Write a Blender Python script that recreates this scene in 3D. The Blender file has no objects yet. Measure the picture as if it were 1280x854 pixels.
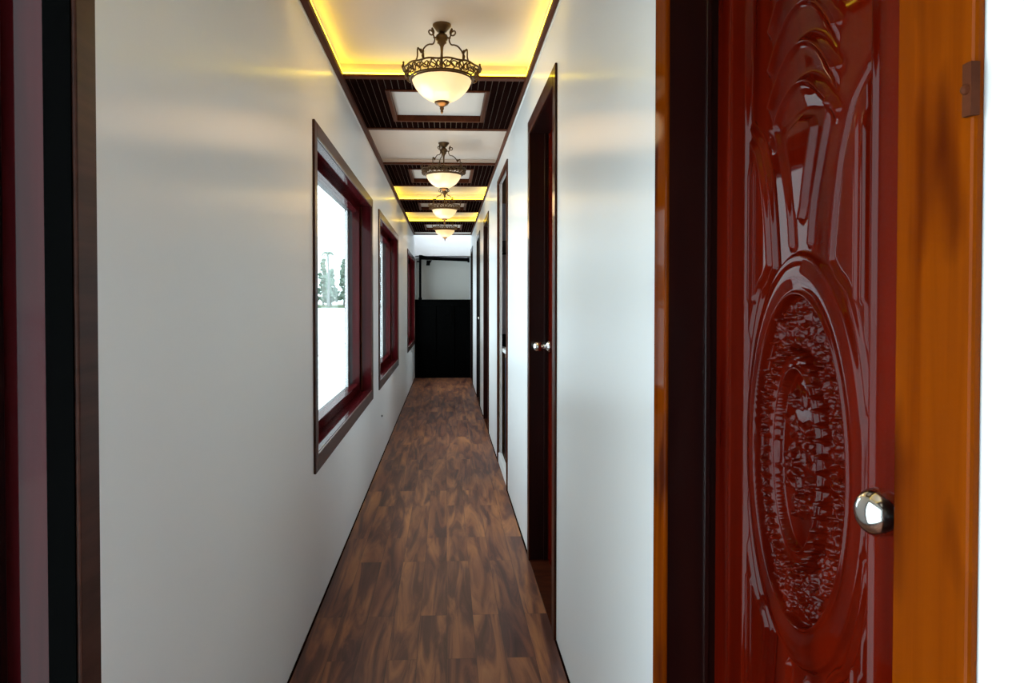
import bpy, math, random
import numpy as np
random.seed(7); rng = np.random.default_rng(7)
S = bpy.context.scene
COL = S.collection
PI = math.pi

# ------------------------------------------------------------------ materials
def mat(name, base=(.5, .5, .5), rough=.5, metal=0., coat=0., coat_r=.08, spec=.5, emis=None, es=0., trans=0.):
    m = bpy.data.materials.new(name); m.use_nodes = True
    b = m.node_tree.nodes['Principled BSDF']
    b.inputs['Base Color'].default_value = (*base, 1)
    b.inputs['Roughness'].default_value = rough
    b.inputs['Metallic'].default_value = metal
    b.inputs['Coat Weight'].default_value = coat
    b.inputs['Coat Roughness'].default_value = coat_r
    b.inputs['Specular IOR Level'].default_value = spec
    if emis:
        b.inputs['Emission Color'].default_value = (*emis, 1)
        b.inputs['Emission Strength'].default_value = es
    return m

def wood(name, dark, light, rough=.3, coat=.6, coat_r=.06, scale=(30, 30, 1.2), spec=.4, knots=None, contrast=(.3, .75)):
    m = mat(name, light, rough, 0, coat, coat_r, spec)
    nt = m.node_tree; N = nt.nodes; L = nt.links; b = N['Principled BSDF']
    tc = N.new('ShaderNodeTexCoord'); mp = N.new('ShaderNodeMapping'); mp.inputs['Scale'].default_value = scale
    no = N.new('ShaderNodeTexNoise'); no.inputs['Scale'].default_value = 1.0; no.inputs['Detail'].default_value = 5
    no.inputs['Distortion'].default_value = .6
    cr = N.new('ShaderNodeValToRGB')
    cr.color_ramp.elements[0].position = contrast[0]; cr.color_ramp.elements[0].color = (*dark, 1)
    cr.color_ramp.elements[1].position = contrast[1]; cr.color_ramp.elements[1].color = (*light, 1)
    L.new(tc.outputs['Object'], mp.inputs['Vector']); L.new(mp.outputs['Vector'], no.inputs['Vector'])
    L.new(no.outputs['Fac'], cr.inputs['Fac'])
    out = cr.outputs['Color']
    if knots:
        mp2 = N.new('ShaderNodeMapping'); mp2.inputs['Scale'].default_value = (14, 18, 5.5); mp2.inputs['Rotation'].default_value = (.35, 0, 0)
        vo = N.new('ShaderNodeTexNoise'); vo.inputs['Scale'].default_value = 1.0; vo.inputs['Detail'].default_value = 1.5
        r2 = N.new('ShaderNodeValToRGB')
        r2.color_ramp.elements[0].position = .54; r2.color_ramp.elements[0].color = (0, 0, 0, 1)
        r2.color_ramp.elements[1].position = .70; r2.color_ramp.elements[1].color = (1, 1, 1, 1)
        mx = N.new('ShaderNodeMix'); mx.data_type = 'RGBA'
        mx.inputs['B'].default_value = (*knots, 1)
        L.new(tc.outputs['Object'], mp2.inputs['Vector']); L.new(mp2.outputs['Vector'], vo.inputs['Vector'])
        L.new(vo.outputs['Fac'], r2.inputs['Fac']); L.new(r2.outputs['Color'], mx.inputs['Factor'])
        L.new(out, mx.inputs['A']); out = mx.outputs['Result']
    L.new(out, b.inputs['Base Color'])
    return m

M = {}
M['door'] = wood('red_lacquered_door_wood', (.042, .0012, .0002), (.11, .0048, .0006), .4, .30, .03, (14, 14, 1.2), spec=.0)
M['casing'] = wood('amber_varnished_casing_wood', (.11, .015, .0003), (.22, .042, .0008), .45, .10, .06, (9, 30, 1.5), spec=.0, knots=(.060, .007, .0005))
M['window'] = wood('maroon_window_wood', (.024, .0016, .0022), (.052, .0042, .0055), .4, .27, .05, (20, 20, 1.4), spec=.0)
M['wcasing'] = wood('dark_window_casing_wood', (.030, .010, .006), (.060, .020, .013), .38, .05, .15, (30, 3, 40), spec=.12)
M['casing2'] = wood('dark_red_door_casing_wood', (.022, .004, .0015), (.055, .012, .004), .4, .2, .08, (9, 30, 1.5), spec=.05)
M['jamb'] = wood('near_black_red_jamb_wood', (.006, .001, .001), (.018, .003, .002), .3, .3, .12, (14, 14, 1.2), spec=.3)  # red wood blackened to put the reveals' deep shade into its colour
M['darkdoor'] = wood('black_brown_door_wood', (.004, .002, .002), (.012, .004, .003), .35, .2, .12, (14, 14, 1.2), spec=.3)
M['trim'] = wood('brown_ceiling_trim_wood', (.05, .012, .005), (.10, .026, .010), .45, .0, .1, (20, 1.5, 20), spec=.05)
M['slat'] = wood('black_brown_ceiling_slat', (.006, .002, .0015), (.012, .004, .003), .5, .0, .1, (20, 2, 20), spec=.0)
M['slatback'] = mat('slat_groove_brown', (.16, .12, .10), .6, spec=.1)
M['ceiling'] = mat('ceiling_white', (.65, .57, .51), .45, spec=.3)
M['black'] = mat('black_paint', (.002, .002, .002), .7, spec=.0)
M['darkgap'] = mat('black_gasket_rubber', (.006, .004, .005), .5)
M['chrome'] = mat('brushed_steel', (.72, .71, .68), .14, 1.0)
M['brass'] = mat('antique_brass', (.10, .055, .022), .38, .85)
M['whitepvc'] = mat('white_plastic_edge', (.75, .76, .76), .4)
M['grey'] = mat('grey_end_panel', (.60, .585, .55), .6)
M['alcove'] = mat('alcove_grey_panel', (.42, .40, .42), .5)
M['tan'] = wood('tan_alcove_wood', (.16, .09, .045), (.30, .19, .10), .4, .2)
M['navy'] = mat('navy_cloth', (.010, .022, .045), .9)
M['led'] = mat('yellow_led_tape', (.9, .8, .2), .5, emis=(1.0, .72, .03), es=13.0)

def wall_material():
    m = mat('satin_white_wall_panel', (.70, .71, .72), .32, spec=.42)
    nt = m.node_tree; N = nt.nodes; L = nt.links; b = N['Principled BSDF']
    tc = N.new('ShaderNodeTexCoord')
    mp = N.new('ShaderNodeMapping'); mp.inputs['Scale'].default_value = (.6, .6, .4)
    no = N.new('ShaderNodeTexNoise'); no.inputs['Scale'].default_value = 1.3; no.inputs['Detail'].default_value = 2
    cr = N.new('ShaderNodeValToRGB')
    cr.color_ramp.elements[0].color = (.77, .77, .77, 1); cr.color_ramp.elements[0].position = .3
    cr.color_ramp.elements[1].color = (.82, .82, .82, 1); cr.color_ramp.elements[1].position = .7
    L.new(tc.outputs['Object'], mp.inputs['Vector']); L.new(mp.outputs['Vector'], no.inputs['Vector'])
    L.new(no.outputs['Fac'], cr.inputs['Fac']); L.new(cr.outputs['Color'], b.inputs['Base Color'])
    # fine vertical ribs of the panel stretch reflections sideways
    b.inputs['Roughness'].default_value = .30
    b.inputs['Anisotropic'].default_value = .93
    cv = N.new('ShaderNodeCombineXYZ'); cv.inputs['Y'].default_value = 1.0; cv.inputs['X'].default_value = 1.0
    L.new(cv.outputs['Vector'], b.inputs['Tangent'])
    return m
M['wall'] = wall_material()

def floor_material():
    m = mat('brown_plank_vinyl', (.1, .06, .04), .42, spec=.2)
    nt = m.node_tree; N = nt.nodes; L = nt.links; b = N['Principled BSDF']
    tc = N.new('ShaderNodeTexCoord'); sx = N.new('ShaderNodeSeparateXYZ'); cx = N.new('ShaderNodeCombineXYZ')
    L.new(tc.outputs['Object'], sx.inputs['Vector'])
    L.new(sx.outputs['Y'], cx.inputs['X']); L.new(sx.outputs['X'], cx.inputs['Y'])
    br = N.new('ShaderNodeTexBrick')
    br.inputs['Scale'].default_value = 1.0; br.inputs['Brick Width'].default_value = .92; br.inputs['Row Height'].default_value = .104
    br.inputs['Mortar Size'].default_value = .0007; br.inputs['Mortar Smooth'].default_value = .3; br.offset = .37
    br.inputs['Color1'].default_value = (.0, .0, .0, 1); br.inputs['Color2'].default_value = (1, 1, 1, 1)
    br.inputs['Mortar'].default_value = (.1, .1, .1, 1)
    L.new(cx.outputs['Vector'], br.inputs['Vector'])
    # grain, shifted plank by plank
    ad = N.new('ShaderNodeVectorMath'); ad.operation = 'MULTIPLY_ADD'
    ad.inputs[1].default_value = (9.3, 3.1, 5.7)
    L.new(br.outputs['Color'], ad.inputs[0]); L.new(tc.outputs['Object'], ad.inputs[2])
    mp = N.new('ShaderNodeMapping'); mp.inputs['Scale'].default_value = (15, 1.5, 1)
    no = N.new('ShaderNodeTexNoise'); no.inputs['Scale'].default_value = 1; no.inputs['Detail'].default_value = 7
    no.inputs['Roughness'].default_value = .58; no.inputs['Distortion'].default_value = 1.2
    L.new(ad.outputs['Vector'], mp.inputs['Vector']); L.new(mp.outputs['Vector'], no.inputs['Vector'])
    cr = N.new('ShaderNodeValToRGB'); e = cr.color_ramp.elements
    e[0].position = .26; e[0].color = (.045, .018, .011, 1)
    e[1].position = .80; e[1].color = (.42, .210, .088, 1)
    a = e.new(.43); a.color = (.120, .050, .034, 1)
    a = e.new(.58); a.color = (.29, .130, .058, 1)
    L.new(no.outputs['Fac'], cr.inputs['Fac'])
    mp3 = N.new('ShaderNodeMapping'); mp3.inputs['Scale'].default_value = (6, 1.0, 1)
    n3 = N.new('ShaderNodeTexNoise'); n3.inputs['Scale'].default_value = 1; n3.inputs['Detail'].default_value = 2
    L.new(ad.outputs['Vector'], mp3.inputs['Vector']); L.new(mp3.outputs['Vector'], n3.inputs['Vector'])
    c3 = N.new('ShaderNodeValToRGB'); c3.color_ramp.elements[0].position = .35; c3.color_ramp.elements[1].position = .7
    c3.color_ramp.elements[0].color = (.58, .47, .58, 1); c3.color_ramp.elements[1].color = (1.15, 1.05, .95, 1)
    L.new(n3.outputs['Fac'], c3.inputs['Fac'])
    mx = N.new('ShaderNodeMix'); mx.data_type = 'RGBA'; mx.blend_type = 'MULTIPLY'; mx.inputs['Factor'].default_value = 1
    L.new(cr.outputs['Color'], mx.inputs['A']); L.new(c3.outputs['Color'], mx.inputs['B'])
    mx2 = N.new('ShaderNodeMix'); mx2.data_type = 'RGBA'; mx2.inputs['B'].default_value = (.04, .02, .014, 1)
    L.new(br.outputs['Fac'], mx2.inputs['Factor']); L.new(mx.outputs['Result'], mx2.inputs['A'])
    L.new(mx2.outputs['Result'], b.inputs['Base Color'])
    rr = N.new('ShaderNodeMapRange'); rr.inputs['To Min'].default_value = .36; rr.inputs['To Max'].default_value = .55
    L.new(no.outputs['Fac'], rr.inputs['Value']); L.new(rr.outputs['Result'], b.inputs['Roughness'])
    return m
M['floor'] = floor_material()

def glass_material():
    m = bpy.data.materials.new('clear_window_glass'); m.use_nodes = True
    nt = m.node_tree; N = nt.nodes; L = nt.links; N.clear()
    o = N.new('ShaderNodeOutputMaterial'); t = N.new('ShaderNodeBsdfTransparent'); g = N.new('ShaderNodeBsdfGlossy')
    t.inputs['Color'].default_value = (.94, .97, .96, 1); g.inputs['Roughness'].default_value = .02
    lw = N.new('ShaderNodeLayerWeight'); pw = N.new('ShaderNodeMath'); pw.operation = 'POWER'; pw.inputs[1].default_value = 5
    f = N.new('ShaderNodeMath'); f.operation = 'MULTIPLY_ADD'; f.inputs[1].default_value = .55; f.inputs[2].default_value = .03
    L.new(lw.outputs['Facing'], pw.inputs[0]); L.new(pw.outputs[0], f.inputs[0])
    mx = N.new('ShaderNodeMixShader')
    L.new(f.outputs[0], mx.inputs[0]); L.new(t.outputs[0], mx.inputs[1]); L.new(g.outputs[0], mx.inputs[2]); L.new(mx.outputs[0], o.inputs[0])
    return m
M['glass'] = glass_material()

def bowl_material():
    m = bpy.data.materials.new('frosted_alabaster_glass'); m.use_nodes = True
    nt = m.node_tree; N = nt.nodes; L = nt.links; N.clear()
    o = N.new('ShaderNodeOutputMaterial'); t = N.new('ShaderNodeBsdfTranslucent'); t.inputs['Color'].default_value = (.95, .86, .70, 1)
    g = N.new('ShaderNodeBsdfGlossy'); g.inputs['Roughness'].default_value = .2
    mx = N.new('ShaderNodeMixShader'); mx.inputs[0].default_value = .08
    em = N.new('ShaderNodeEmission'); em.inputs['Color'].default_value = (1, .74, .42, 1); em.inputs['Strength'].default_value = .22
    ad = N.new('ShaderNodeAddShader')
    L.new(t.outputs[0], mx.inputs[1]); L.new(g.outputs[0], mx.inputs[2])
    L.new(mx.outputs[0], ad.inputs[0]); L.new(em.outputs[0], ad.inputs[1]); L.new(ad.outputs[0], o.inputs[0])
    return m
M['bowl'] = bowl_material()
M['water'] = mat('pale_lake_water', (.75, .80, .82), .35, spec=.6)
M['bank'] = mat('lake_bank_grass', (.10, .14, .08), .9)
def leafmat(name, a, b_):
    m = mat(name, a, .8); nt = m.node_tree; N = nt.nodes; L = nt.links
    no = N.new('ShaderNodeTexNoise'); no.inputs['Scale'].default_value = 1.5
    cr = N.new('ShaderNodeValToRGB'); cr.color_ramp.elements[0].color = (*a, 1); cr.color_ramp.elements[1].color = (*b_, 1)
    L.new(no.outputs['Fac'], cr.inputs['Fac']); L.new(cr.outputs['Color'], N['Principled BSDF'].inputs['Base Color']); return m
M['leaf'] = leafmat('tree_leaves', (.10, .16, .12), (.20, .27, .21))  # greens paled so the colour itself carries the distant haze
M['trunk'] = mat('tree_bark', (.18, .19, .18), .9)

# ------------------------------------------------------------------ mesh helpers
class MB:
    def __init__(s): s.v = []; s.f = []
    def box(s, x0, x1, y0, y1, z0, z1):
        x0, x1 = sorted((x0, x1)); y0, y1 = sorted((y0, y1)); z0, z1 = sorted((z0, z1))
        n = len(s.v)
        s.v += [(x0, y0, z0), (x1, y0, z0), (x1, y1, z0), (x0, y1, z0), (x0, y0, z1), (x1, y0, z1), (x1, y1, z1), (x0, y1, z1)]
        s.f += [tuple(n + i for i in q) for q in ((0, 3, 2, 1), (4, 5, 6, 7), (0, 1, 5, 4), (1, 2, 6, 5), (2, 3, 7, 6), (3, 0, 4, 7))]
        return s
    def prism(s, pts, y0, y1):      # polygon in x,z extruded along y
        n = len(s.v); k = len(pts)
        s.v += [(x, y0, z) for x, z in pts] + [(x, y1, z) for x, z in pts]
        s.f += [tuple(range(n + k - 1, n - 1, -1)), tuple(range(n + k, n + 2 * k))]
        for i in range(k): j = (i + 1) % k; s.f.append((n + i, n + j, n + k + j, n + k + i))
        return s
    def lathe(s, prof, seg=32, axis='z', c=(0, 0, 0), lobes=0, amp=0.):
        n = len(s.v)
        for r, h in prof:
            for i in range(seg):
                a = 2 * PI * i / seg; rr = r * (1 + amp * math.cos(lobes * a)) if lobes else r
                p = (rr * math.cos(a), rr * math.sin(a), h)
                if axis == 'x': p = (h, rr * math.cos(a), rr * math.sin(a))
                s.v.append((p[0] + c[0], p[1] + c[1], p[2] + c[2]))
        for k in range(len(prof) - 1):
            for i in range(seg):
                j = (i + 1) % seg
                s.f.append((n + k * seg + i, n + k * seg + j, n + (k + 1) * seg + j, n + (k + 1) * seg + i))
        s.f.append(tuple(n + i for i in range(seg))[::-1]); s.f.append(tuple(n + (len(prof) - 1) * seg + i for i in range(seg)))
        return s
    def tube(s, pts, rad, seg=8, closed=False):
        pts = [np.array(p, float) for p in pts]; n = len(s.v); K = len(pts)
        rads = rad if isinstance(rad, (list, tuple)) else [rad] * K
        prev = None
        for i, p in enumerate(pts):
            if closed: t = pts[(i + 1) % K] - pts[i - 1]
            else: t = pts[min(i + 1, K - 1)] - pts[max(i - 1, 0)]
            t = t / (np.linalg.norm(t) + 1e-9)
            if prev is None:
                a = np.array([0, 0, 1.]) if abs(t[2]) < .9 else np.array([1., 0, 0])
                u = np.cross(t, a)
            else: u = prev - t * (prev @ t)
            u /= np.linalg.norm(u) + 1e-9; prev = u; w = np.cross(t, u)
            for k in range(seg):
                a = 2 * PI * k / seg
                q = p + rads[i] * (u * math.cos(a) + w * math.sin(a)); s.v.append(tuple(q))
        R = K if closed else K - 1
        for i in range(R):
            i2 = (i + 1) % K
            for k in range(seg):
                k2 = (k + 1) % seg
                s.f.append((n + i * seg + k, n + i * seg + k2, n + i2 * seg + k2, n + i2 * seg + k))
        if not closed:
            s.f.append(tuple(n + k for k in range(seg))[::-1]); s.f.append(tuple(n + (K - 1) * seg + k for k in range(seg)))
        return s
    def ball(s, c, r, seg=12, sx=1, sy=1, sz=1):
        prof = [(max(1e-4, math.sin(PI * i / seg)) * r, -math.cos(PI * i / seg) * r) for i in range(seg + 1)]
        n = len(s.v); s.lathe(prof, seg)
        for i in range(n, len(s.v)):
            x, y, z = s.v[i]; s.v[i] = (c[0] + x * sx, c[1] + y * sy, c[2] + z * sz)
        return s
    def build(s, name, m, parent=None, smooth=False, bevel=0, label=None, structure=False):
        me = bpy.data.meshes.new(name); me.from_pydata(s.v, [], s.f); me.update()
        me.materials.append(m)
        o = bpy.data.objects.new(name, me); COL.objects.link(o)
        if smooth: me.polygons.foreach_set('use_smooth', [True] * len(me.polygons))
        if bevel:
            b = o.modifiers.new('bevel', 'BEVEL'); b.width = bevel; b.segments = 2; b.limit_method = 'ANGLE'
        if parent: o.parent = parent
        if label: o['label'] = label
        if structure: o['kind'] = 'structure'
        return o

def empty(name, loc=(0, 0, 0), label=None, cat=None, group=None, structure=False):
    o = bpy.data.objects.new(name, None); COL.objects.link(o); o.location = loc; o.empty_display_size = .1
    if label: o['label'] = label
    if cat: o['category'] = cat
    if group: o['group'] = group
    if structure: o['kind'] = 'structure'
    return o
def tag(o, label, cat, group=None):
    o['label'] = label; o['category'] = cat
    if group: o['group'] = group
    return o
def lab(o, label, cat): o['label'] = label; o['category'] = cat; return o

# ------------------------------------------------------------------ dimensions (x right, y down the corridor, z up)
WL, WR, ZC = -.522, .404, 2.33
TL, TR = .17, .13            # wall thicknesses
YB, YE = -2.2, 11.12
WINS = [(-1.10, 1.05), (2.75, 4.905), (5.37, 7.515), (9.31, 11.42)]       # casing outer
WZ0, WZ1 = .572, 1.965
CW = .057
DOORS = [(.507, 1.31, .09, .065, 2.12), (2.53, 3.385, .06, .06, 2.122), (6.60, 7.46, .06, .06, 2.117), (8.33, 9.17, .06, .06, 2.11), (10.60, 11.42, .06, .06, 2.11)]
NICHE = (4.565, 5.44, .03, 2.19)

# ------------------------------------------------------------------ floor and walls
fl = MB().box(WL - .3, WR + 1.6, YB, 13.0, -.06, 0).build('floor', M['floor'], structure=True); lab(fl, 'brown wood-plank floor running down the corridor', 'floor')

w = MB(); y = YB
for a, b in WINS:
    a2, b2 = a + .035, b - .035
    w.box(WL - TL, WL, y, a2, 0, 2.6); w.box(WL - TL, WL, a2, b2, 0, (WZ0 if a > 0 else .03) + .035); w.box(WL - TL, WL, a2, b2, WZ1 - .035, 2.6); y = b2
w.box(WL - TL, WL, y, 13.0, 0, 2.6)
wl = w.build('wall_left', M['wall'], structure=True); lab(wl, 'satin pale grey left wall with the row of windows', 'wall')

w = MB(); y = YB
ops = [(a + .02, b - .02, t - .03, False) for a, b, c1, c2, t in DOORS] + [(NICHE[0] + .02, NICHE[1] - .02, NICHE[3] - .02, True)]
ops.sort()
THIN = (4.25, 5.85)
def wr_box(y0, y1, z0, z1):
    # thinner partition where the alcove is
    cuts = sorted({y0, y1, *[c for c in THIN if y0 < c < y1]})
    for p, q in zip(cuts, cuts[1:]):
        mid = (p + q) / 2; th = .03 if THIN[0] < mid < THIN[1] else TR
        w.box(WR, WR + th, p, q, z0, z1)
for a, b, t, _ in ops:
    wr_box(y, a, 0, 2.6); wr_box(a, b, t, 2.6); y = b
wr_box(y, 13.0, 0, 2.6)
wr = w.build('wall_right', M['wall'], structure=True); lab(wr, 'satin white right wall with the row of doors', 'wall')
MB().box(WL - .2, WR + .2, YB - .1, YB, -.05, 2.6).build('wall_back', M['wall'], structure=True)
MB().box(WL, WR, 12.02, 12.10, 0, 2.0).build('wall_end', M['grey'], structure=True)
MB().box(WL, WR, 11.66, 11.72, 1.99, 2.9).box(WL, WR, 11.66, 12.70, 2.0, 2.02).build('wall_bulkhead', M['wall'], structure=True)
MB().box(WL - .05, WL, 11.0, 11.75, 2.58, 2.9).box(WR, WR + .05, 11.0, 11.75, 2.58, 2.9).box(WL, WR, YE - .04, YE, 2.42, 2.9).build('wall_lightwell', M['wall'], structure=True)  # guessed light well, unseen, added to brighten the corridor end

# ------------------------------------------------------------------ ceiling
TRAYS = [(.17, 1.27, .06, True), (2.28, 3.372, .06, True), (4.381, 5.467, .035, False), (6.50, 7.385, .06, True), (8.364, 9.358, .06, True)]
SLATS = [(YB, .17), (1.27, 2.28), (3.372, 4.381), (5.467, 6.50), (7.385, 8.364), (9.358, 10.74)]
XL, XR = WL + .018, WR - .011      # inner edges of the side trims
c = MB()
c.box(WL - .2, XL, YB, YE, ZC + .012, 2.46); c.box(XR, WR + .2, YB, YE, ZC + .012, 2.46)
for y0, y1, h, lit in TRAYS: c.box(XL, XR, y0 - .01, y1 + .01, ZC + h, 2.47)
for y0, y1 in SLATS: c.box(XL - .004, XR + .004, y0 + .008, y1 - .008, ZC + .055, 2.468)
c.box(XL, XR, 10.74, YE, ZC + .004, 2.47)
for y0, y1, h, lit in TRAYS: c.box(XL, XR, y0 - .02, y0, ZC + .009, 2.46); c.box(XL, XR, y1, y1 + .02, ZC + .009, 2.46)
ce = c.build('ceiling', M['ceiling'], structure=True); lab(ce, 'white ceiling of recessed trays between dark slatted panels', 'ceiling')
for i, (xa, xb) in enumerate(((WL + .004, XL + .014), (XR - .011, WR - .004))):
    MB().box(xa, xb, YB, YE, ZC - .014, ZC + .012).build('trim_%d' % (i + 1), M['trim'], structure=True, bevel=.004)
for i, (xa, xb) in enumerate(((WL, WL + .004), (WR - .004, WR))):
    MB().box(xa, xb, YB, YE, ZC - .020, ZC).build('trim_%d' % (i + 3), M['whitepvc'], structure=True)
# cross boards at tray ends
cb = MB()
for y0, y1, h, lit in TRAYS:
    cb.box(XL, XR, y0 - .03, y0 + .014, ZC - .004, ZC + .008); cb.box(XL, XR, y1 - .014, y1 + .03, ZC - .004, ZC + .008)
for y0, y1, h, lit in TRAYS: pass
cb.box(XL, XR, 10.72, 10.75, ZC - .004, ZC + .004); cb.box(XL, XR, YE - .03, YE, ZC - .012, ZC + .004)
cb.build('trim_5', M['trim'], structure=True, bevel=.002)
# slatted panels
for y0, y1 in SLATS:
    y0 += .03; y1 -= .03
    m_ = min(.25, (y1 - y0) * .25)
    px0, px1, py0, py1 = -.290, .202, y0 + .19, y1 - .19
    if y1 - y0 > 1.2: py0, py1 = y0 + .3, y1 - .3
    root = MB()
    e_ = .008
    root.box(XL, px0 - e_, y0, y1, ZC + .0035, ZC + .022).box(px1 + e_, XR, y0, y1, ZC + .0035, ZC + .022)
    root.box(px0 - e_, px1 + e_, y0, py0 - e_, ZC + .0035, ZC + .022).box(px0 - e_, px1 + e_, py1 + e_, y1, ZC + .0035, ZC + .022)
    panel = root.build('slatted_panel', M['slatback'], ce)
    sl = MB(); n = 27; W = (XR - XL) / n
    for k in range(n):
        a = XL + k * W + .0016; b = XL + (k + 1) * W - .0016
        if b < px0 - .02 or a > px1 + .02: sl.box(a, b, y0, y1, ZC, ZC + .017)
        elif a < px0 - .021: sl.box(a, px0 - .021, y0, y1, ZC, ZC + .017); sl.box(px0 - .021, b, y0, py0 - .02, ZC, ZC + .017); sl.box(px0 - .021, b, py1 + .02, y1, ZC, ZC + .017)
        elif b > px1 + .021: sl.box(px1 + .021, b, y0, y1, ZC, ZC + .017); sl.box(a, px1 + .021, y0, py0 - .02, ZC, ZC + .017); sl.box(a, px1 + .021, py1 + .02, y1, ZC, ZC + .017)
        else: sl.box(a, b, y0, py0 - .02, ZC, ZC + .017); sl.box(a, b, py1 + .02, y1, ZC, ZC + .017)
    sl.build('slats', M['slat'], panel, bevel=.0015)
    fr = MB(); t = .022
    fr.box(px0 - t, px0, py0 - t, py1 + t, ZC - .006, ZC + .045).box(px1, px1 + t, py0 - t, py1 + t, ZC - .006, ZC + .045)
    fr.box(px0, px1, py0 - t, py0, ZC - .006, ZC + .045).box(px0, px1, py1, py1 + t, ZC - .006, ZC + .045)
    fr.build('inset_frame', M['trim'], panel, bevel=.003)
    MB().box(px0 - .004, px1 + .004, py0 - .004, py1 + .004, ZC + .030, ZC + .040).build('inset_panel', M['ceiling'], panel)
# led tape, one loop per lit tray
LEDL = ['out of view above the camera', 'in the nearest ceiling tray, around the biggest lamp', '', 'in the nearer of the two distant lit ceiling trays', 'in the farthest lit ceiling tray, last before the corridor end']
for i, (y0, y1, h, lit) in enumerate(TRAYS):
    if not lit: continue
    t = MB(); z0, z1 = ZC + .012, ZC + .020; g = .006
    t.box(XL + .004, XL + .010, y0 + .004, y1 - .004, z0 + .001, z1).box(XR - .009, XR - .003, y0 + .004, y1 - .004, z0 + .001, z1)
    t.box(XL + .010, XR - .009, y1 - .012, y1 - .005, z0 - .003, z1 - .003).box(XL + .010, XR - .009, y0 + .005, y0 + .012, z0 - .003, z1 - .003)
    tag(t.build('led_strip', M['led']), 'yellow glowing light strip ' + LEDL[i], 'light strip', 'yellow light strips in the ceiling trays')

# ------------------------------------------------------------------ windows in the left wall
WNAMES = ['nearest window at the left edge, only its far frame in view', 'first full dark red window with lake view on the left wall', 'second dark red window, behind the big one', 'last dark red window near the corridor end']
WZ_LOW = WZ0
for i, (a, b) in enumerate(WINS):
    WZ0 = WZ_LOW if i else .03  # unseen sill of the first opening dropped to let in more daylight
    win = empty('window_%d' % (i + 1), (WL, a, WZ0), structure=True); lab(win, WNAMES[i], 'window')
    def P(mb): # into local coordinates of the window
        mb.v = [(x - WL, y_ - a, z - WZ0) for x, y_, z in mb.v]; return mb
    p = .010
    P(MB().box(WL, WL + p, a, a + CW, WZ0, WZ1).box(WL, WL + p, b - CW, b, WZ0, WZ1).box(WL, WL + p, a + CW, b - CW, WZ0, WZ0 + CW + .01).box(WL, WL + p, a + CW, b - CW, WZ1 - CW, WZ1)).build('casing', M['wcasing'], win, bevel=.003)
    ia, ib, z0, z1 = a + CW, b - CW, WZ0 + CW + .01, WZ1 - CW
    f = MB(); X0, X1 = WL, WL - TL - .01
    f.box(X1, X0, ia - .02, ia, z0 - .02, z1 + .02).box(X1, X0, ib, ib + .02, z0 - .02, z1 + .02).box(X1, X0, ia, ib, z1, z1 + .02).box(X1 - .01, X0, ia, ib, z0 - .02, z0)
    P(f).build('jamb', M['window'], win, bevel=.002)
    s = MB(); q = .045 if i else .03; x0, x1 = (WL - .073, WL - .123) if i else (WL - .090, WL - .123)
    s.box(x1, x0, ia, ia + q, z0, z1).box(x1, x0, ib - q, ib, z0, z1).box(x1, x0, ia + q, ib - q, z0, z0 + q + .01).box(x1, x0, ia + q, ib - q, z1 - q, z1)
    sash = P(s).build('sash', M['window'] if i else M['jamb'], win, bevel=.003)
    if i == 0: P(MB().box(WL - .033, WL + .004, ib - .004, ib + .001, z0, z1)).build('rebate', M['black'], win)  # flat black strip paints in the dark of the frame's inner edge
    P(MB().box(WL - .099, WL - .095, ia + q, ib - q, z0 + q, z1 - q)).build('pane', M['glass'], sash)
    s = MB(); x0, x1 = WL - .124, WL - .168; q2 = .030
    s.box(x1, x0, ia, ia + q2, z0, z1).box(x1, x0, ib - q2, ib, z0, z1).box(x1, x0, ia + q2, ib - q2, z0, z0 + q2).box(x1, x0, ia + q2, ib - q2, z1 - q2, z1)
    P(s).build('outer_frame', M['darkgap'], win)
    # narrow light edge between jamb and sash
    if i: P(MB().box(WL - .068, WL - .062, ib - .006, ib, z0, z1)).build('track_edge', M['trim'], win)
    s = MB(); k = 0; zz = z0 + .03
    while zz < z1 - .03:
        s.ball((WL - .160, ib - .045 + .005 * math.sin(zz * 90), zz), .012, 6, 1, 1, 1.2); zz += .022
    s.box(WL - .166, WL - .152, ib - .058, ib - .030, z0, z1)
    P(s).build('sealing_strip', M['whitepvc'], win, smooth=False)
WZ0 = WZ_LOW

# ------------------------------------------------------------------ carved doors
def seg_dist(U, V, pts):
    d = np.full(U.shape, 1e9)
    for (x0, y0), (x1, y1) in zip(pts, pts[1:]):
        dx, dy = x1 - x0, y1 - y0; L2 = dx * dx + dy * dy + 1e-12
        t = np.clip(((U - x0) * dx + (V - y0) * dy) / L2, 0, 1)
        d = np.minimum(d, np.hypot(U - x0 - t * dx, V - y0 - t * dy))
    return d
def inside(U, V, pts):
    r = np.zeros(U.shape, bool); k = len(pts)
    for i in range(k):
        x0, y0 = pts[i]; x1, y1 = pts[(i + 1) % k]
        c_ = ((y0 > V) != (y1 > V))
        with np.errstate(divide='ignore', invalid='ignore'):
            xi = (x1 - x0) * (V - y0) / (y1 - y0 + 1e-12) + x0
        r ^= c_ & (U < xi)
    return r
def smooth_curve(pts, n=8):
    out = []; P_ = [np.array(p, float) for p in pts]; K = len(P_)
    for i in range(K - 1):
        p0, p1, p2, p3 = P_[max(i - 1, 0)], P_[i], P_[i + 1], P_[min(i + 2, K - 1)]
        for j in range(n):
            t = j / n
            out.append(tuple(.5 * ((2 * p1) + (p2 - p0) * t + (2 * p0 - 5 * p1 + 4 * p2 - p3) * t * t + (3 * p1 - p0 - 3 * p2 + p3) * t ** 3)))
    out.append(tuple(P_[-1])); return out
def sstep(x, a, b): t = np.clip((x - a) / (b - a), 0, 1); return t * t * (3 - 2 * t)
def bump(d, w_): return np.exp(-(d / w_) ** 2)
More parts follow.
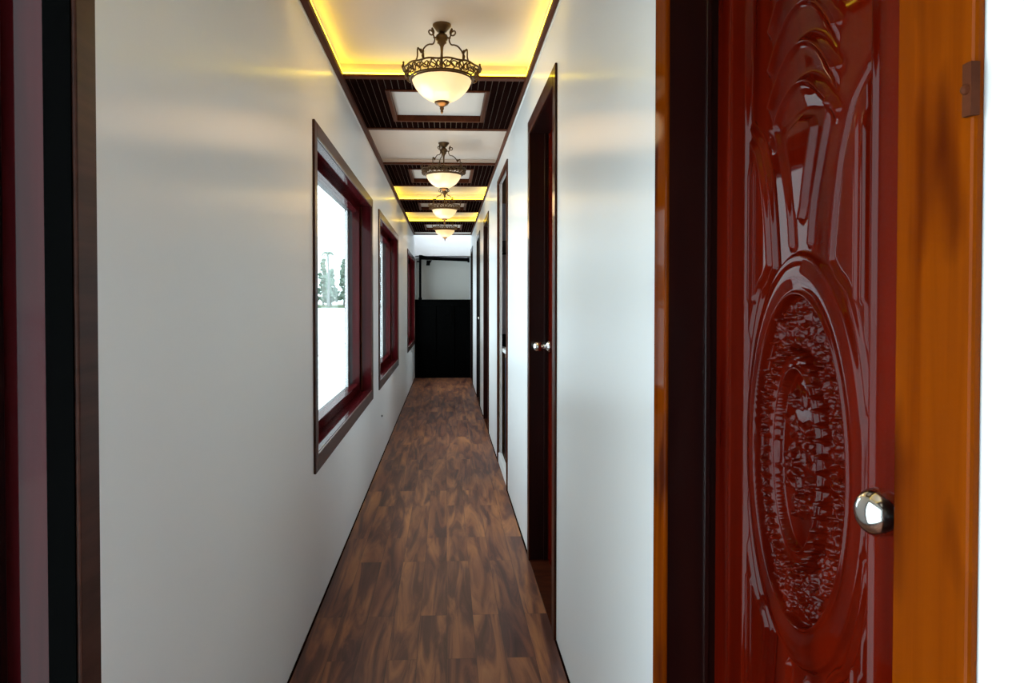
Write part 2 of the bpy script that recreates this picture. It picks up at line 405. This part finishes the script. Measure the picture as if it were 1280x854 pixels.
def oval_d(U, V, a, b):
    r = np.sqrt((U / a) ** 2 + (V / b) ** 2) + 1e-9
    g = np.sqrt((U / a ** 2) ** 2 + (V / b ** 2) ** 2) / r + 1e-9
    return (r - 1) / g

def relief(U, V, fine):
    A = np.abs(U); H = np.zeros(U.shape)
    # long side groove pair on the stiles
    vr = sstep(V, -.80, -.79) * (1 - sstep(V, .86, .87))
    H -= .0035 * bump(A - .243, .0035) * vr
    H += .0015 * bump(A - .235, .003) * vr
    # main panel border
    pin = np.minimum(.168 - A, np.minimum(.90 - V, V + .83))
    H += .0055 * bump(pin + .002, .0045) - .004 * sstep(pin, .0, .010)
    mask = sstep(pin, .006, .012)
    G = np.zeros(U.shape)
    AV = np.where(V > 0, V, -V)
    lobe = smooth_curve([(.160, .50), (.125, .468), (.108, .432), (.096, .398), (.085, .34), (.077, .277)], 6) + smooth_curve([(.077, .272), (.095, .250), (.118, .228), (.143, .165), (.160, .09)], 6)
    ds = seg_dist(A, AV, lobe); ins = inside(A, AV, lobe)
    sd = np.where(ins, ds, -ds)
    G += .0065 * bump(sd, .0042) + .0075 * sstep(sd, .008, .017) - .0015 * bump(sd + .009, .004)
    for xx in (.139, .154):
        G += .0035 * bump(A - xx, .0028) * sstep(AV, .215, .225) * (1 - sstep(AV, .42, .45)) * sstep(sd, .0, .006)
    # throat of the vase shape and its frame strips
    strip = smooth_curve([(.074, .474), (.064, .452), (.047, .402), (.032, .35), (.025, .300)], 6)
    G += .0075 * bump(seg_dist(A, AV, strip), .0055)
    vase = [(0, .476), (.03, .468), (.038, .455), (.030, .425), (.021, .391), (.012, .348), (.006, .335), (0, .331)]
    dv = seg_dist(A, AV, vase); iv = inside(A, AV, vase); sv = np.where(iv, dv, -dv)
    sv = np.where((A < .003) & (AV > .335) & (AV < .47), .012, sv)
    G += .0085 * sstep(sv, -.004, .006)
    # nested arches
    for k, ap in enumerate((.525, .579, .634, .692, .752, .815)):
        for sgn in ((1, -1) if True else (1,)):
            arc = [(u, ap - 8.2 * u * u) for u in np.linspace(0, .088, 14)]
            d = seg_dist(A, V * sgn, arc)
            wd = .0050 + .045 * np.clip(A, 0, .1)
            G += .0080 * bump(d, wd)
        G += .004 * (1 - sstep(AV - (ap - 8.2 * A * A), -.002, .004)) * sstep(AV - (ap - 8.2 * A * A), -.045, -.01) * sstep(AV, .47, .50) * (A < .088)
    # smooth oval ring
    do = oval_d(U, V, .158, .285); di = oval_d(U, V, .128, .232)
    ring = sstep(-do, -.002, .006)
    G = G * (1 - ring)
    G += ring * .0055 + .006 * bump(do, .0035)
    tt = np.clip(-do / np.maximum(di - do, 1e-5) * 1.0, 0, 1)
    G += np.where((do < 0) & (di > 0), .005 * np.sin(PI * np.clip(di / np.maximum(di - do, 1e-5), 0, 1)), 0)
    G += .0065 * bump(di, .0032)
    din = oval_d(U, V, .076, .150); dn2 = oval_d(U, V, .060, .128)
    F = np.zeros(U.shape) - .010
    if fine:
        # foliage: leaves (oriented tear drops), curls and berries
        r2 = np.random.default_rng(11); items = []
        for k in range(560):
            a = r2.uniform(0, 2 * PI); t = r2.uniform(.08, .92)
            a_, b_ = .080 + (.122 - .080) * t, .155 + (.226 - .155) * t
            u0, v0 = a_ * math.cos(a), b_ * math.sin(a)
            tang = math.atan2(b_ * math.cos(a), -a_ * math.sin(a))
            items.append((u0, v0, tang + r2.choice([-1, 1]) * r2.uniform(.4, 1.2), r2.uniform(.005, .0115), r2.uniform(.0020, .0036), r2.uniform(.006, .0115)))
        for k in range(46):     # beading round the inner oval
            a = 2 * PI * k / 46; items.append((.0765 * math.cos(a), .1515 * math.sin(a), a, .0035, .0035, .011))
        # centre: blossoms, stems and leaves
        for (cu, cv, R_, n) in ((-.018, .035, .020, 6), (.018, -.010, .022, 6), (-.006, -.062, .016, 5), (.012, .082, .014, 5), (-.030, -.03, .012, 5)):
            for k in range(n):
                a = 2 * PI * k / n + cu * 40
                items.append((cu + R_ * .6 * math.cos(a), cv + R_ * .6 * math.sin(a), a, R_ * .48, R_ * .26, .012))
            items.append((cu, cv, 0, R_ * .24, R_ * .24, .015))
        for k in range(34):
            a = r2.uniform(0, 2 * PI); t = math.sqrt(r2.uniform(0, .72))
            items.append((.055 * t * math.cos(a), .12 * t * math.sin(a), r2.uniform(0, PI), r2.uniform(.008, .017), r2.uniform(.0028, .0045), r2.uniform(.005, .009)))
        uu = U[:, 0]; vv = V[0, :]
        for (u0, v0, th_, la, wa, hh) in items:
            iu = np.where(np.abs(uu - u0) < la * 1.9)[0]; iv_ = np.where(np.abs(vv - v0) < la * 1.9)[0]
            if not len(iu) or not len(iv_): continue
            s1 = slice(iu[0], iu[-1] + 1), slice(iv_[0], iv_[-1] + 1)
            du, dv_ = U[s1] - u0, V[s1] - v0
            p_ = (du * math.cos(th_) + dv_ * math.sin(th_)) / la; q_ = (-du * math.sin(th_) + dv_ * math.cos(th_))
            q_ = (q_ + .25 * la * p_ * p_) / (wa * (1 - .45 * np.clip(p_, -1, 1)))
            rr = p_ ** 2 + q_ ** 2
            hgt = -.010 + hh * 1.25 * np.sqrt(np.clip(1 - rr, 0, 1)) - .0025 * np.exp(-(q_ / .22) ** 2) * (rr < 1) * (wa < .0046)
            F[s1] = np.maximum(F[s1], hgt)
    else:
        F += .006 * (np.sin(U * 220) * np.sin(V * 190)) ** 2
    fm = sstep(-di, .001, .004)
    inner = .006 * bump(din, .0032) + .0062 * bump(dn2, .0028) + np.where((din < .002) & (dn2 > -.002), .009, 0)
    G = G * 1.0 + fm * (F + inner)
    return H + mask * G

DS0, DZ0 = .947, 1.03            # centre of the carved oval on the nearest door
def door_mesh(y0, y1, yc, z0, z1, fine):
    if fine:
        ys = np.linspace(y0, y1, int((y1 - y0) / .0016)); zs = np.concatenate([np.linspace(z0, .70, 36, endpoint=False), np.linspace(.70, 1.74, 640, endpoint=False), np.linspace(1.74, z1, 40)])
    else:
        ys = np.linspace(y0, y1, 70); zs = np.linspace(z0, z1, 160)
    Y, Z = np.meshgrid(ys, zs, indexing='ij')
    h = relief(Y - yc, Z - DZ0, fine)
    X = -h
    ny, nz = Y.shape
    V = np.stack([X, Y, Z], -1).reshape(-1, 3)
    I = np.arange(ny * nz).reshape(ny, nz)
    q = np.stack([I[:-1, :-1], I[:-1, 1:], I[1:, 1:], I[1:, :-1]], -1).reshape(-1, 4)
    med = None
    if fine:
        cy_ = (Y[:-1, :-1] + Y[1:, 1:]).reshape(-1) / 2 - yc; cz_ = (Z[:-1, :-1] + Z[1:, 1:]).reshape(-1) / 2 - DZ0
        med = ((cy_ / .134) ** 2 + (cz_ / .239) ** 2) < 1
    return V, q, med, (ys, zs, I)
def np_obj(name, V, F, m, parent, smooth=True):
    used = np.unique(F); mp_ = np.full(len(V), -1); mp_[used] = np.arange(len(used)); V = V[used]; F = mp_[F]
    me = bpy.data.meshes.new(name)
    me.vertices.add(len(V)); me.vertices.foreach_set('co', V.astype(np.float32).ravel())
    me.loops.add(F.size); me.loops.foreach_set('vertex_index', F.astype(np.int32).ravel())
    me.polygons.add(len(F)); me.polygons.foreach_set('loop_start', np.arange(0, F.size, 4, dtype=np.int32))
    me.polygons.foreach_set('use_smooth', np.full(len(F), smooth))
    me.materials.append(m); me.update(calc_edges=True); me.validate()
    o = bpy.data.objects.new(name, me); COL.objects.link(o)
    if parent: o.parent = parent
    return o

DX = .49
DLAB = ['nearest open-view red door with carved floral oval, at the right', 'narrow-looking red door with steel knob, first beyond the bright wall', 'red door beyond the alcove opening', 'dark door with tiny knob, second from the corridor end', 'dark door farthest down the right wall']
for i, (a, b, ca, cb_, top) in enumerate(DOORS):
    d = empty('door_%d' % (i + 1), (DX, a, 0), structure=True); lab(d, DLAB[i], 'door')
    def P(mb): mb.v = [(x - DX, y_ - a, z) for x, y_, z in mb.v]; return mb
    ja, jb = a + ca, b - cb_; zt = top - .065
    p = WR - .009
    cs = MB().box(p, WR, a, ja, 0, top).box(p, WR, jb, b, 0, top).box(p, WR, ja, jb, zt, top)
    P(cs).build('casing', M['casing'] if i == 0 else M['casing2'] if i < 3 else M['darkdoor'], d, bevel=.003, label='amber varnished casing' if i == 0 else None)
    jm = MB().box(WR - .006, WR + TR, ja - .02, ja - .001, 0, zt + .02).box(WR - .006, WR + TR, jb + .001, jb + .02, 0, zt + .02).box(WR - .006, WR + TR, ja, jb, zt + .001, zt + .02)
    # stop bead round the leaf
    jm.box(DX - .022, DX - .012, jb - .006, jb + .001, 0, zt).box(DX - .022, DX - .012, ja - .001, ja + .006, 0, zt)
    P(jm).build('jamb', M['jamb'], d, bevel=.002)
    P(MB().box(WR - .004, WR + TR, ja, jb, 0, .006)).build('threshold', M['casing2'], d)
    y0, y1 = ja + .003, jb - .003
    V, F, med, (ys, zs, I) = door_mesh(y0, y1, DS0 if i == 0 else (y0 + y1) / 2, .010, zt - .003, i == 0)
    V = V.copy(); V[:, 1] -= a
    # side skirts of the leaf down to its back
    if med is None: leaf = np_obj('leaf', V, F, M['door'] if i < 3 else M['darkdoor'], d)
    else:
        leaf = np_obj('leaf', V, F[~med], M['door'], d); mo = np_obj('carved_medallion', V, F[med], M['door'], leaf); mo['label'] = 'carved floral oval medallion'
    P(MB().box(DX + .006 + (.02 if i == 0 else .012), DX + .036, y0, y1, .010, zt - .003).box(DX + .002, DX + .03, y0, y0 + .004, .01, zt - .003).box(DX + .002, DX + .03, y1 - .004, y1, .01, zt - .003)).build('leaf_back', M['door'], leaf)
    ky = .673 if i == 0 else y1 - .055
    kz = 1.040
    kr = .0245
    kx = DX - .058
    pr = [(.001, -kr * .9)]
    for j in range(1, 15):
        t_ = PI * j / 15; pr.append((kr * math.sin(t_) ** .9, -kr * .9 * math.cos(t_)))
    pr.append((.012, kr * .92)); pr += [(.012, .036), (.020, .040), (.030, .046), (.031, .052), (.031, .0575)]
    if i in (0, 1, 3):
        P(MB().lathe([(r_, kx + h_) for r_, h_ in pr], 40, 'x', (0, ky, kz))).build('knob', M['chrome'], d, smooth=True, label='steel knob')
    if i == 0:
        P(MB().box(WR - .013, WR - .006, a - .002, a + .007, 1.39, 1.43).ball((WR - .013, a + .003, 1.41), .004, 8)).build('latch_hook', M['trim'], d)

# ------------------------------------------------------------------ alcove opening with counter
na, nb, nc, nt_ = NICHE
al = MB()
XA = 1.35
al.box(XA, XA + .03, 4.25, 5.75, 0, 2.45).box(WR + .03, XA, 4.22, 4.25, 0, 2.45).box(WR + .03, XA, 5.72, 5.75, 0, 2.45).box(WR + .03, XA, 4.25, 5.72, 2.42, 2.45)
al.build('wall_alcove', M['alcove'], structure=True)
MB().box(WR + .031, XA, 5.705, 5.72, 2.06, 2.42).build('trim_6', M['tan'], structure=True)
p = WR - .009
op = MB().box(p, WR + .006, na, na + nc, 0, nt_).box(p, WR + .006, nb - nc, nb, 0, nt_).box(p, WR + .006, na + nc, nb - nc, nt_ - nc, nt_)
op.build('trim_7', M['trim'], structure=True, bevel=.002)
MB().box(WR, WR + .03, na + nc, nb - nc, 0, .075).build('trim_8', M['whitepvc'], structure=True, bevel=.003)
ct = empty('vanity_counter', (.70, 5.46, 0), 'white-topped counter against the far side of the alcove', 'counter')
def Q(mb, o=(.70, 5.46, 0)): mb.v = [(x - o[0], y_ - o[1], z - o[2]) for x, y_, z in mb.v]; return mb
Q(MB().box(.437, 1.0, 5.16, 5.70, .862, .892)).build('countertop', M['whitepvc'], ct, bevel=.004)
Q(MB().box(.445, .98, 5.20, 5.70, .0, .06).box(.96, .98, 5.2, 5.7, 0, .862).box(.445, .96, 5.66, 5.70, .06, .862).box(.445, .96, 5.22, 5.24, .78, .862)).build('cabinet_frame', M['tan'], ct, bevel=.002)
cl = MB(); n = 16
for k in range(n):
    x = .448 + k * .012
    cl.tube([(x, 5.205 + .006 * math.sin(k * 1.7), .83), (x + .002, 5.20 + .010 * math.sin(k * 1.7 + .5), .45), (x, 5.20 + .012 * math.sin(k * 1.9), .08)], .009, 6)
tag(cl.build('hanging_cloth', M['navy'], smooth=True), 'navy cloth hanging in folds below the alcove counter', 'cloth')
bx = empty('counter_box', (.50, 5.62, .892), 'black box standing on the alcove counter', 'box')
o_ = (.50, 5.62, .892)
Q(MB().box(.437, .56, 5.54, 5.70, .892, .985), o_).build('body', M['black'], bx, bevel=.006)
Q(MB().box(.435, .562, 5.538, 5.702, .972, .988), o_).build('lid', M['black'], bx, bevel=.004)
bx = empty('wall_speaker', (.50, 5.66, 1.64), 'black box mounted high on the alcove wall', 'speaker')
o_ = (.50, 5.66, 1.64)
Q(MB().box(.437, .57, 5.60, 5.719, 1.64, 1.745), o_).build('body', M['black'], bx, bevel=.006)
Q(MB().box(.447, .56, 5.594, 5.602, 1.65, 1.735), o_).build('grille', M['darkgap'], bx)

# ------------------------------------------------------------------ black stair enclosure and rail at the corridor end
st = empty('stair_partition', (-.06, 11.74, 0), 'black waist-high partition blocking the corridor end', 'partition')
o_ = (-.06, 11.74, 0)
Q(MB().box(WL + .003, WR - .003, 11.50, 11.54, .0, 1.27).box(WL + .003, WR - .003, 11.95, 11.99, 0, 1.27), o_).build('panel', M['black'], st)
fr = MB()
for xx in (WL + .003, -.23, .07, WR - .063): fr.box(xx, xx + .06, 11.485, 11.50, .0, 1.27)
fr.box(WL + .003, WR - .003, 11.484, 11.50, .0, .08).box(WL + .003, WR - .003, 11.484, 11.50, 1.19, 1.27)
Q(fr, o_).build('panel_frame', M['black'], st, bevel=.003)
Q(MB().box(WL + .003, WR - .003, 11.47, 12.0, 1.27, 1.295), o_).build('top_board', M['black'], st, bevel=.004)
ra = empty('stair_rail', (-.44, 11.55, 1.295), 'black rail and post standing on the black partition', 'railing')
o_ = (-.44, 11.55, 1.295)
Q(MB().box(-.452, -.415, 11.54, 11.58, 1.295, 2.03).box(-.49, -.452, 11.55, 11.57, 1.91, 1.935).box(-.462, -.405, 11.53, 11.59, 1.295, 1.325), o_).build('post', M['black'], ra, bevel=.003)
rl = MB(); rl.prism([(-.415, 1.955), (.36, 1.925), (.36, 1.985), (-.30, 1.995), (-.415, 2.03)], 11.545, 11.585)
Q(rl, o_).build('rail', M['black'], ra, bevel=.002)
Q(MB().box(.35, .385, 11.54, 11.59, 1.91, 1.99), o_).build('end_bracket', M['black'], ra, bevel=.003)
bk = MB(); bk.prism([(-.33, 1.945), (-.24, 1.945), (-.27, 1.90), (-.275, 1.86), (-.335, 1.86)], 11.587, 11.63)
tag(bk.build('hanging_lantern', M['black'], bevel=.004), 'small black fitting hanging under the black rail', 'fitting')

# small black plug on the left wall under the second window
tag(MB().lathe([(.009, WL), (.009, WL + .004), (.005, WL + .007), (.0005, WL + .007)], 14, 'x', (0, 5.617, .334)).build('wall_plug', M['black'], smooth=False), 'tiny black plug low on the left wall below the second window', 'plug')

# thin dark strips added for the dark line at the wall foot
MB().box(WL, WL + .006, YB, 11.48, 0, .005).build('baseboard_left', M['slat'], structure=True)
bb = MB(); y = YB
for a, b, t, _ in ops: bb.box(WR - .006, WR, y, a - .025, 0, .005); y = b + .025
bb.box(WR - .006, WR, y, 11.48, 0, .005)
bb.build('baseboard_right', M['slat'], structure=True)

# ------------------------------------------------------------------ ceiling lamps
def make_lamp():
    root = empty('ceiling_lamp')
    # local z = 0 at the tray ceiling
    MB().lathe([(.038, 0), (.038, -.006), (.034, -.010), (.026, -.020), (.020, -.028), (.014, -.032)], 32).build('canopy', M['brass'], root, smooth=True)
    MB().lathe([(.012, -.030), (.013, -.036), (.022, -.042), (.026, -.052), (.024, -.062), (.017, -.068), (.020, -.074), (.012, -.080), (.007, -.090), (.005, -.11), (.005, -.225), (.010, -.230), (.010, -.236)], 24).build('stem', M['brass'], root, smooth=True)
    for k in range(3):
        a = -PI / 2 + 2 * PI * k / 3 + PI
        spiral = []
        for j in range(17):
            t = j / 16; ang = PI * .9 - t * 2 * PI * 1.15; rr = .004 + .013 * t
            spiral.append((.053 + rr * math.cos(ang), -.040 + rr * math.sin(ang)))
        # spiral in the curl, then the S of the arm
        path = spiral + [(.040, -.052), (.034, -.062), (.036, -.076), (.044, -.088), (.060, -.092), (.076, -.102), (.090, -.120), (.097, -.134), (.104, -.126), (.113, -.117), (.116, -.128), (.116, -.150), (.121, -.166), (.128, -.178)]
        path = smooth_curve(path, 3)
        pts = [(r_ * math.cos(a), r_ * math.sin(a), z_) for r_, z_ in path]
        m_ = MB().tube(pts, .0032, 8)
        m_.ball((.101 * math.cos(a), .101 * math.sin(a), -.124), .0065, 8).tube([(.018 * math.cos(a), .018 * math.sin(a), -.056), (.040 * math.cos(a), .040 * math.sin(a), -.060)], .0035, 6)
        m_.build('scroll_arm', M['brass'], root, smooth=True)
    # openwork gallery
    g = MB(); R = .146; n = 96
    def ring(r_, z_, rad, wob=0, kk=24):
        return [(r_ * math.cos(2 * PI * j / n), r_ * math.sin(2 * PI * j / n), z_ + wob * math.sin(kk * 2 * PI * j / n)) for j in range(n)]
    g.tube(ring(R + .010, -.188, 0, .002, 12), .0038, 6, True)
    g.tube(ring(R - .016, -.222, 0), .0042, 6, True)
    g.tube(ring(R - .026, -.226, 0), .0042, 6, True)
    for ph in (0, PI):
        g.tube([((R - .002 + .008 * math.cos(24 * t + ph)) * math.cos(t), (R - .002 + .008 * math.cos(24 * t + ph)) * math.sin(t), -.204 + .014 * math.sin(16 * t + ph)) for t in np.linspace(0, 2 * PI, 193)[:-1]], .0026, 5, True)
    for k in range(24):
        a = 2 * PI * k / 24
        pts = []
        for j in range(9):
            t = j / 8; rr = R - .018 + .030 * t; zz = -.222 + .034 * t
            aa = a + .075 * math.sin(2 * PI * t)
            pts.append((rr * math.cos(aa), rr * math.sin(aa), zz))
        g.tube(pts, .0028, 5)
        for q in range(2):
            cx_, cz_ = R + .003, -.207
            loop = [((cx_ + .004 * math.cos(t)) * math.cos(a + .13 + .045 * math.cos(t)), (cx_ + .004 * math.cos(t)) * math.sin(a + .13 + .045 * math.cos(t)), cz_ + .010 * math.sin(t)) for t in np.linspace(0, 2 * PI, 11)[:-1]]
        g.tube(loop, .0022, 5, True)
    gal = g.build('gallery', M['brass'], root, smooth=True)
    for k in range(6):
        a = 2 * PI * k / 6
        f = MB(); c0 = np.array([math.cos(a), math.sin(a), 0])
        f.tube([tuple(c0 * (R + .010) + np.array([0, 0, -.190])), tuple(c0 * (R + .014) + np.array([0, 0, -.176])), tuple(c0 * (R + .010) + np.array([0, 0, -.160]))], [.005, .0065, .003], 6)
        f.ball(tuple(c0 * (R + .011) + np.array([0, 0, -.158])), .0045, 6)
        f.build('gallery_finial', M['brass'], gal, smooth=True)
    prof = [(.119, -.222), (.120, -.226), (.118, -.236), (.111, -.252), (.099, -.270), (.080, -.289), (.058, -.304), (.038, -.314), (.018, -.318)]
    bw = MB(); sg = 64; n0 = 0
    pf = smooth_curve(prof, 3)
    for r_, h_ in pf:
        for i in range(sg):
            a = 2 * PI * i / sg; k_ = 1 + .018 * abs(math.cos(6 * a)) * min(1, r_ / .1)
            bw.v.append((r_ * k_ * math.cos(a), r_ * k_ * math.sin(a), h_))
    for k in range(len(pf) - 1):
        for i in range(sg):
            j = (i + 1) % sg; bw.f.append((k * sg + i, (k + 1) * sg + i, (k + 1) * sg + j, k * sg + j))
    bo = bw.build('glass_bowl', M['bowl'], root, smooth=True, label='frosted glass bowl, lit')
    MB().lathe([(.006, -.232), (.006, -.316)], 10).lathe([(.030, -.312), (.031, -.318), (.026, -.326), (.014, -.332), (.008, -.338), (.009, -.344), (.005, -.350), (.006, -.356), (.002, -.364)], 20).build('finial', M['brass'], root, smooth=True)
    bm_ = mat('lit_bulb', (1, 1, 1), .4, emis=(1, .82, .55), es=2.5)
    for a in (.35, 2.35, 4.5):
        MB().ball((.052 * math.cos(a), .052 * math.sin(a), -.252), .017, 10, 1, 1, 1.3).build('bulb', bm_, root, smooth=True)
    return root
def copy_tree(o, parent=None):
    c_ = o.copy(); COL.objects.link(c_); c_.parent = parent
    for ch in kids[o.name]: copy_tree(ch, c_)
    return c_
lamp = make_lamp()
kids = {}
for o in bpy.data.objects: kids.setdefault(o.name, [])
for o in list(bpy.data.objects):
    if o.parent: kids[o.parent.name].append(o)
LAMPS = [(2.885, ZC + .06, 'largest and nearest bronze bowl lamp on the corridor ceiling'), (4.90, ZC + .035, 'second bronze bowl lamp from the camera, hanging from the unlit ceiling tray'),
         (6.91, ZC + .06, 'third bronze bowl lamp from the camera, under the nearer distant yellow tray'), (8.87, ZC + .06, 'fourth and farthest bronze bowl lamp, smallest, near the corridor end')]
for i, (yy, zz, lb) in enumerate(LAMPS):
    o = lamp if i == 0 else copy_tree(lamp)
    o.location = (-.018, yy, zz); o.rotation_euler.z = (.05, .35, -.2, .1)[i]
    tag(o, lb, 'lamp', 'bronze bowl lamps along the corridor ceiling')
    L_ = bpy.data.lights.new('lamp_light', 'POINT'); L_.energy = 3.2; L_.color = (1, .66, .34); L_.shadow_soft_size = .09  # unseen point light added below the bowl to carry its room light
    lo = bpy.data.objects.new('lamp_light', L_); COL.objects.link(lo); lo.location = (-.018, yy, zz - .42)
    for dx, dy, e_ in ((-.055, -.02, .10), (.05, .01, .075)):
        L_ = bpy.data.lights.new('bulb_light', 'POINT'); L_.energy = e_; L_.color = (1, .74, .45); L_.shadow_soft_size = .018
        lo = bpy.data.objects.new('bulb_light', L_); COL.objects.link(lo); lo.location = (-.018 + dx, yy + dy, zz - .252)

# ------------------------------------------------------------------ outside: lake, far bank and trees
MB().box(-900, -4, -150, 900, -.45, -.35).build('lake', M['water'], structure=True)
MB().box(-200, -14, 196, 320, -.35, .15).build('far_bank', M['bank'], structure=True)
def crown(mb, c_, R_, n, h, seedv):
    r_ = random.Random(seedv)
    for k in range(n):
        t = r_.random(); a = r_.uniform(0, 2 * PI); rr = R_ * math.sqrt(r_.random()) * (1 - .75 * t)
        p = (c_[0] + rr * math.cos(a), c_[1] + rr * math.sin(a), c_[2] + h * t)
        s_ = r_.uniform(.2, .42) * R_ * .75
        mb.ball(p, s_, 5, r_.uniform(.8, 1.3), 1, r_.uniform(.6, 1.1))
def lk(px): return -(558 - px) / 870.
r_ = random.Random(5)
TR_ = []
for k in range(11):
    TR_.append((-27.5 + 2.1 * k + r_.uniform(-.1, .1), 78, r_.uniform(3.8, 5.4))); TR_.append((-28.5 + 2.3 * k + r_.uniform(-.1, .1), 84.5, r_.uniform(4.5, 6.0)))
for k, (tx, ty, th) in enumerate(TR_):
    tx *= 2.6; ty *= 2.6
    root = empty('bank_tree', (tx, ty, .14), 'hazy green tree on the far lake bank seen through the first window', 'tree', 'trees on the far lake bank')
    root.scale = (2.6, 2.6, 2.6)
    MB().tube([(0, 0, 0), (.05, 0, th * .5), (0, 0, th * .9)], [.14, .10, .04], 6).build('trunk', M['trunk'], root)
    mb = MB(); crown(mb, (0, 0, th * .12), r_.uniform(.80, .88), 150, th * .84, k + 50); mb.build('foliage', M['leaf'], root)
pt = empty('palm_tree', (197.6 * lk(411.5), 197.6, .14), 'tall thin palm rising above the trees in the first window', 'palm tree')
pt.scale = (2.2, 2.2, 2.35)
MB().tube([(0, 0, 0), (.1, 0, 3), (0, 0, 6.1)], [.2, .14, .11], 8).build('trunk', M['trunk'], pt)
fr = MB()
for k in range(13):
    a = 2 * PI * k / 13; L0 = .85
    fr.tube([(L0 * t * math.cos(a), L0 * t * math.sin(a), 6.1 + .5 * math.sin(t * PI * .8) - .55 * t * t) for t in np.linspace(0, 1, 6)], [.05, .07, .08, .07, .05, .02], 5)
fr.build('fronds', M['leaf'], pt)

# ------------------------------------------------------------------ light
wd = bpy.data.worlds.new('overcast_sky'); S.world = wd; wd.use_nodes = True
nt = wd.node_tree; N = nt.nodes; L = nt.links
bg = N['Background']; bg.inputs['Strength'].default_value = 5.4
tc = N.new('ShaderNodeTexCoord'); sp = N.new('ShaderNodeSeparateXYZ'); cr = N.new('ShaderNodeValToRGB')
L.new(tc.outputs['Generated'], sp.inputs[0]); L.new(sp.outputs['Z'], cr.inputs['Fac']); L.new(cr.outputs['Color'], bg.inputs['Color'])
cr.color_ramp.elements[0].position = 0; cr.color_ramp.elements[0].color = (.80, .93, 1.0, 1)
cr.color_ramp.elements[1].position = 1; cr.color_ramp.elements[1].color = (.86, .97, 1.08, 1)
for a, b in WINS:
    WZ0 = .03 if a < 0 else WZ_LOW
    l = bpy.data.lights.new('sky_portal', 'AREA'); l.shape = 'RECTANGLE'; l.size = (WZ1 - WZ0); l.size_y = b - a
    l.cycles.is_portal = True
    o = bpy.data.objects.new('sky_portal', l); COL.objects.link(o); o.location = (WL - TL - .05, (a + b) / 2, (WZ0 + WZ1) / 2); o.rotation_euler = (0, -PI / 2, 0)
l = bpy.data.lights.new('sky_portal', 'AREA'); l.shape = 'RECTANGLE'; l.size = .92; l.size_y = .54; l.cycles.is_portal = True
o = bpy.data.objects.new('sky_portal', l); COL.objects.link(o); o.location = (-.06, 11.39, 2.89)

# ------------------------------------------------------------------ camera
cam = bpy.data.cameras.new('camera'); co = bpy.data.objects.new('camera', cam); COL.objects.link(co)
cam.sensor_width = 36; cam.lens = 870 / 1280 * 36
cam.shift_x = 43 / 1280; cam.shift_y = -34 / 1280
co.location = (0, 0, 1.25); co.rotation_euler = (math.radians(89.0), 0, -math.radians(2.565))
cam.clip_start = .02; cam.clip_end = 2000
S.camera = co
S.view_settings.view_transform = 'Standard'; S.view_settings.look = 'None'; S.view_settings.gamma = 1; S.view_settings.exposure = .06
S.view_settings.use_curve_mapping = False
S.cycles.max_bounces = 8; S.cycles.diffuse_bounces = 6; S.cycles.glossy_bounces = 4; S.cycles.transparent_max_bounces = 12
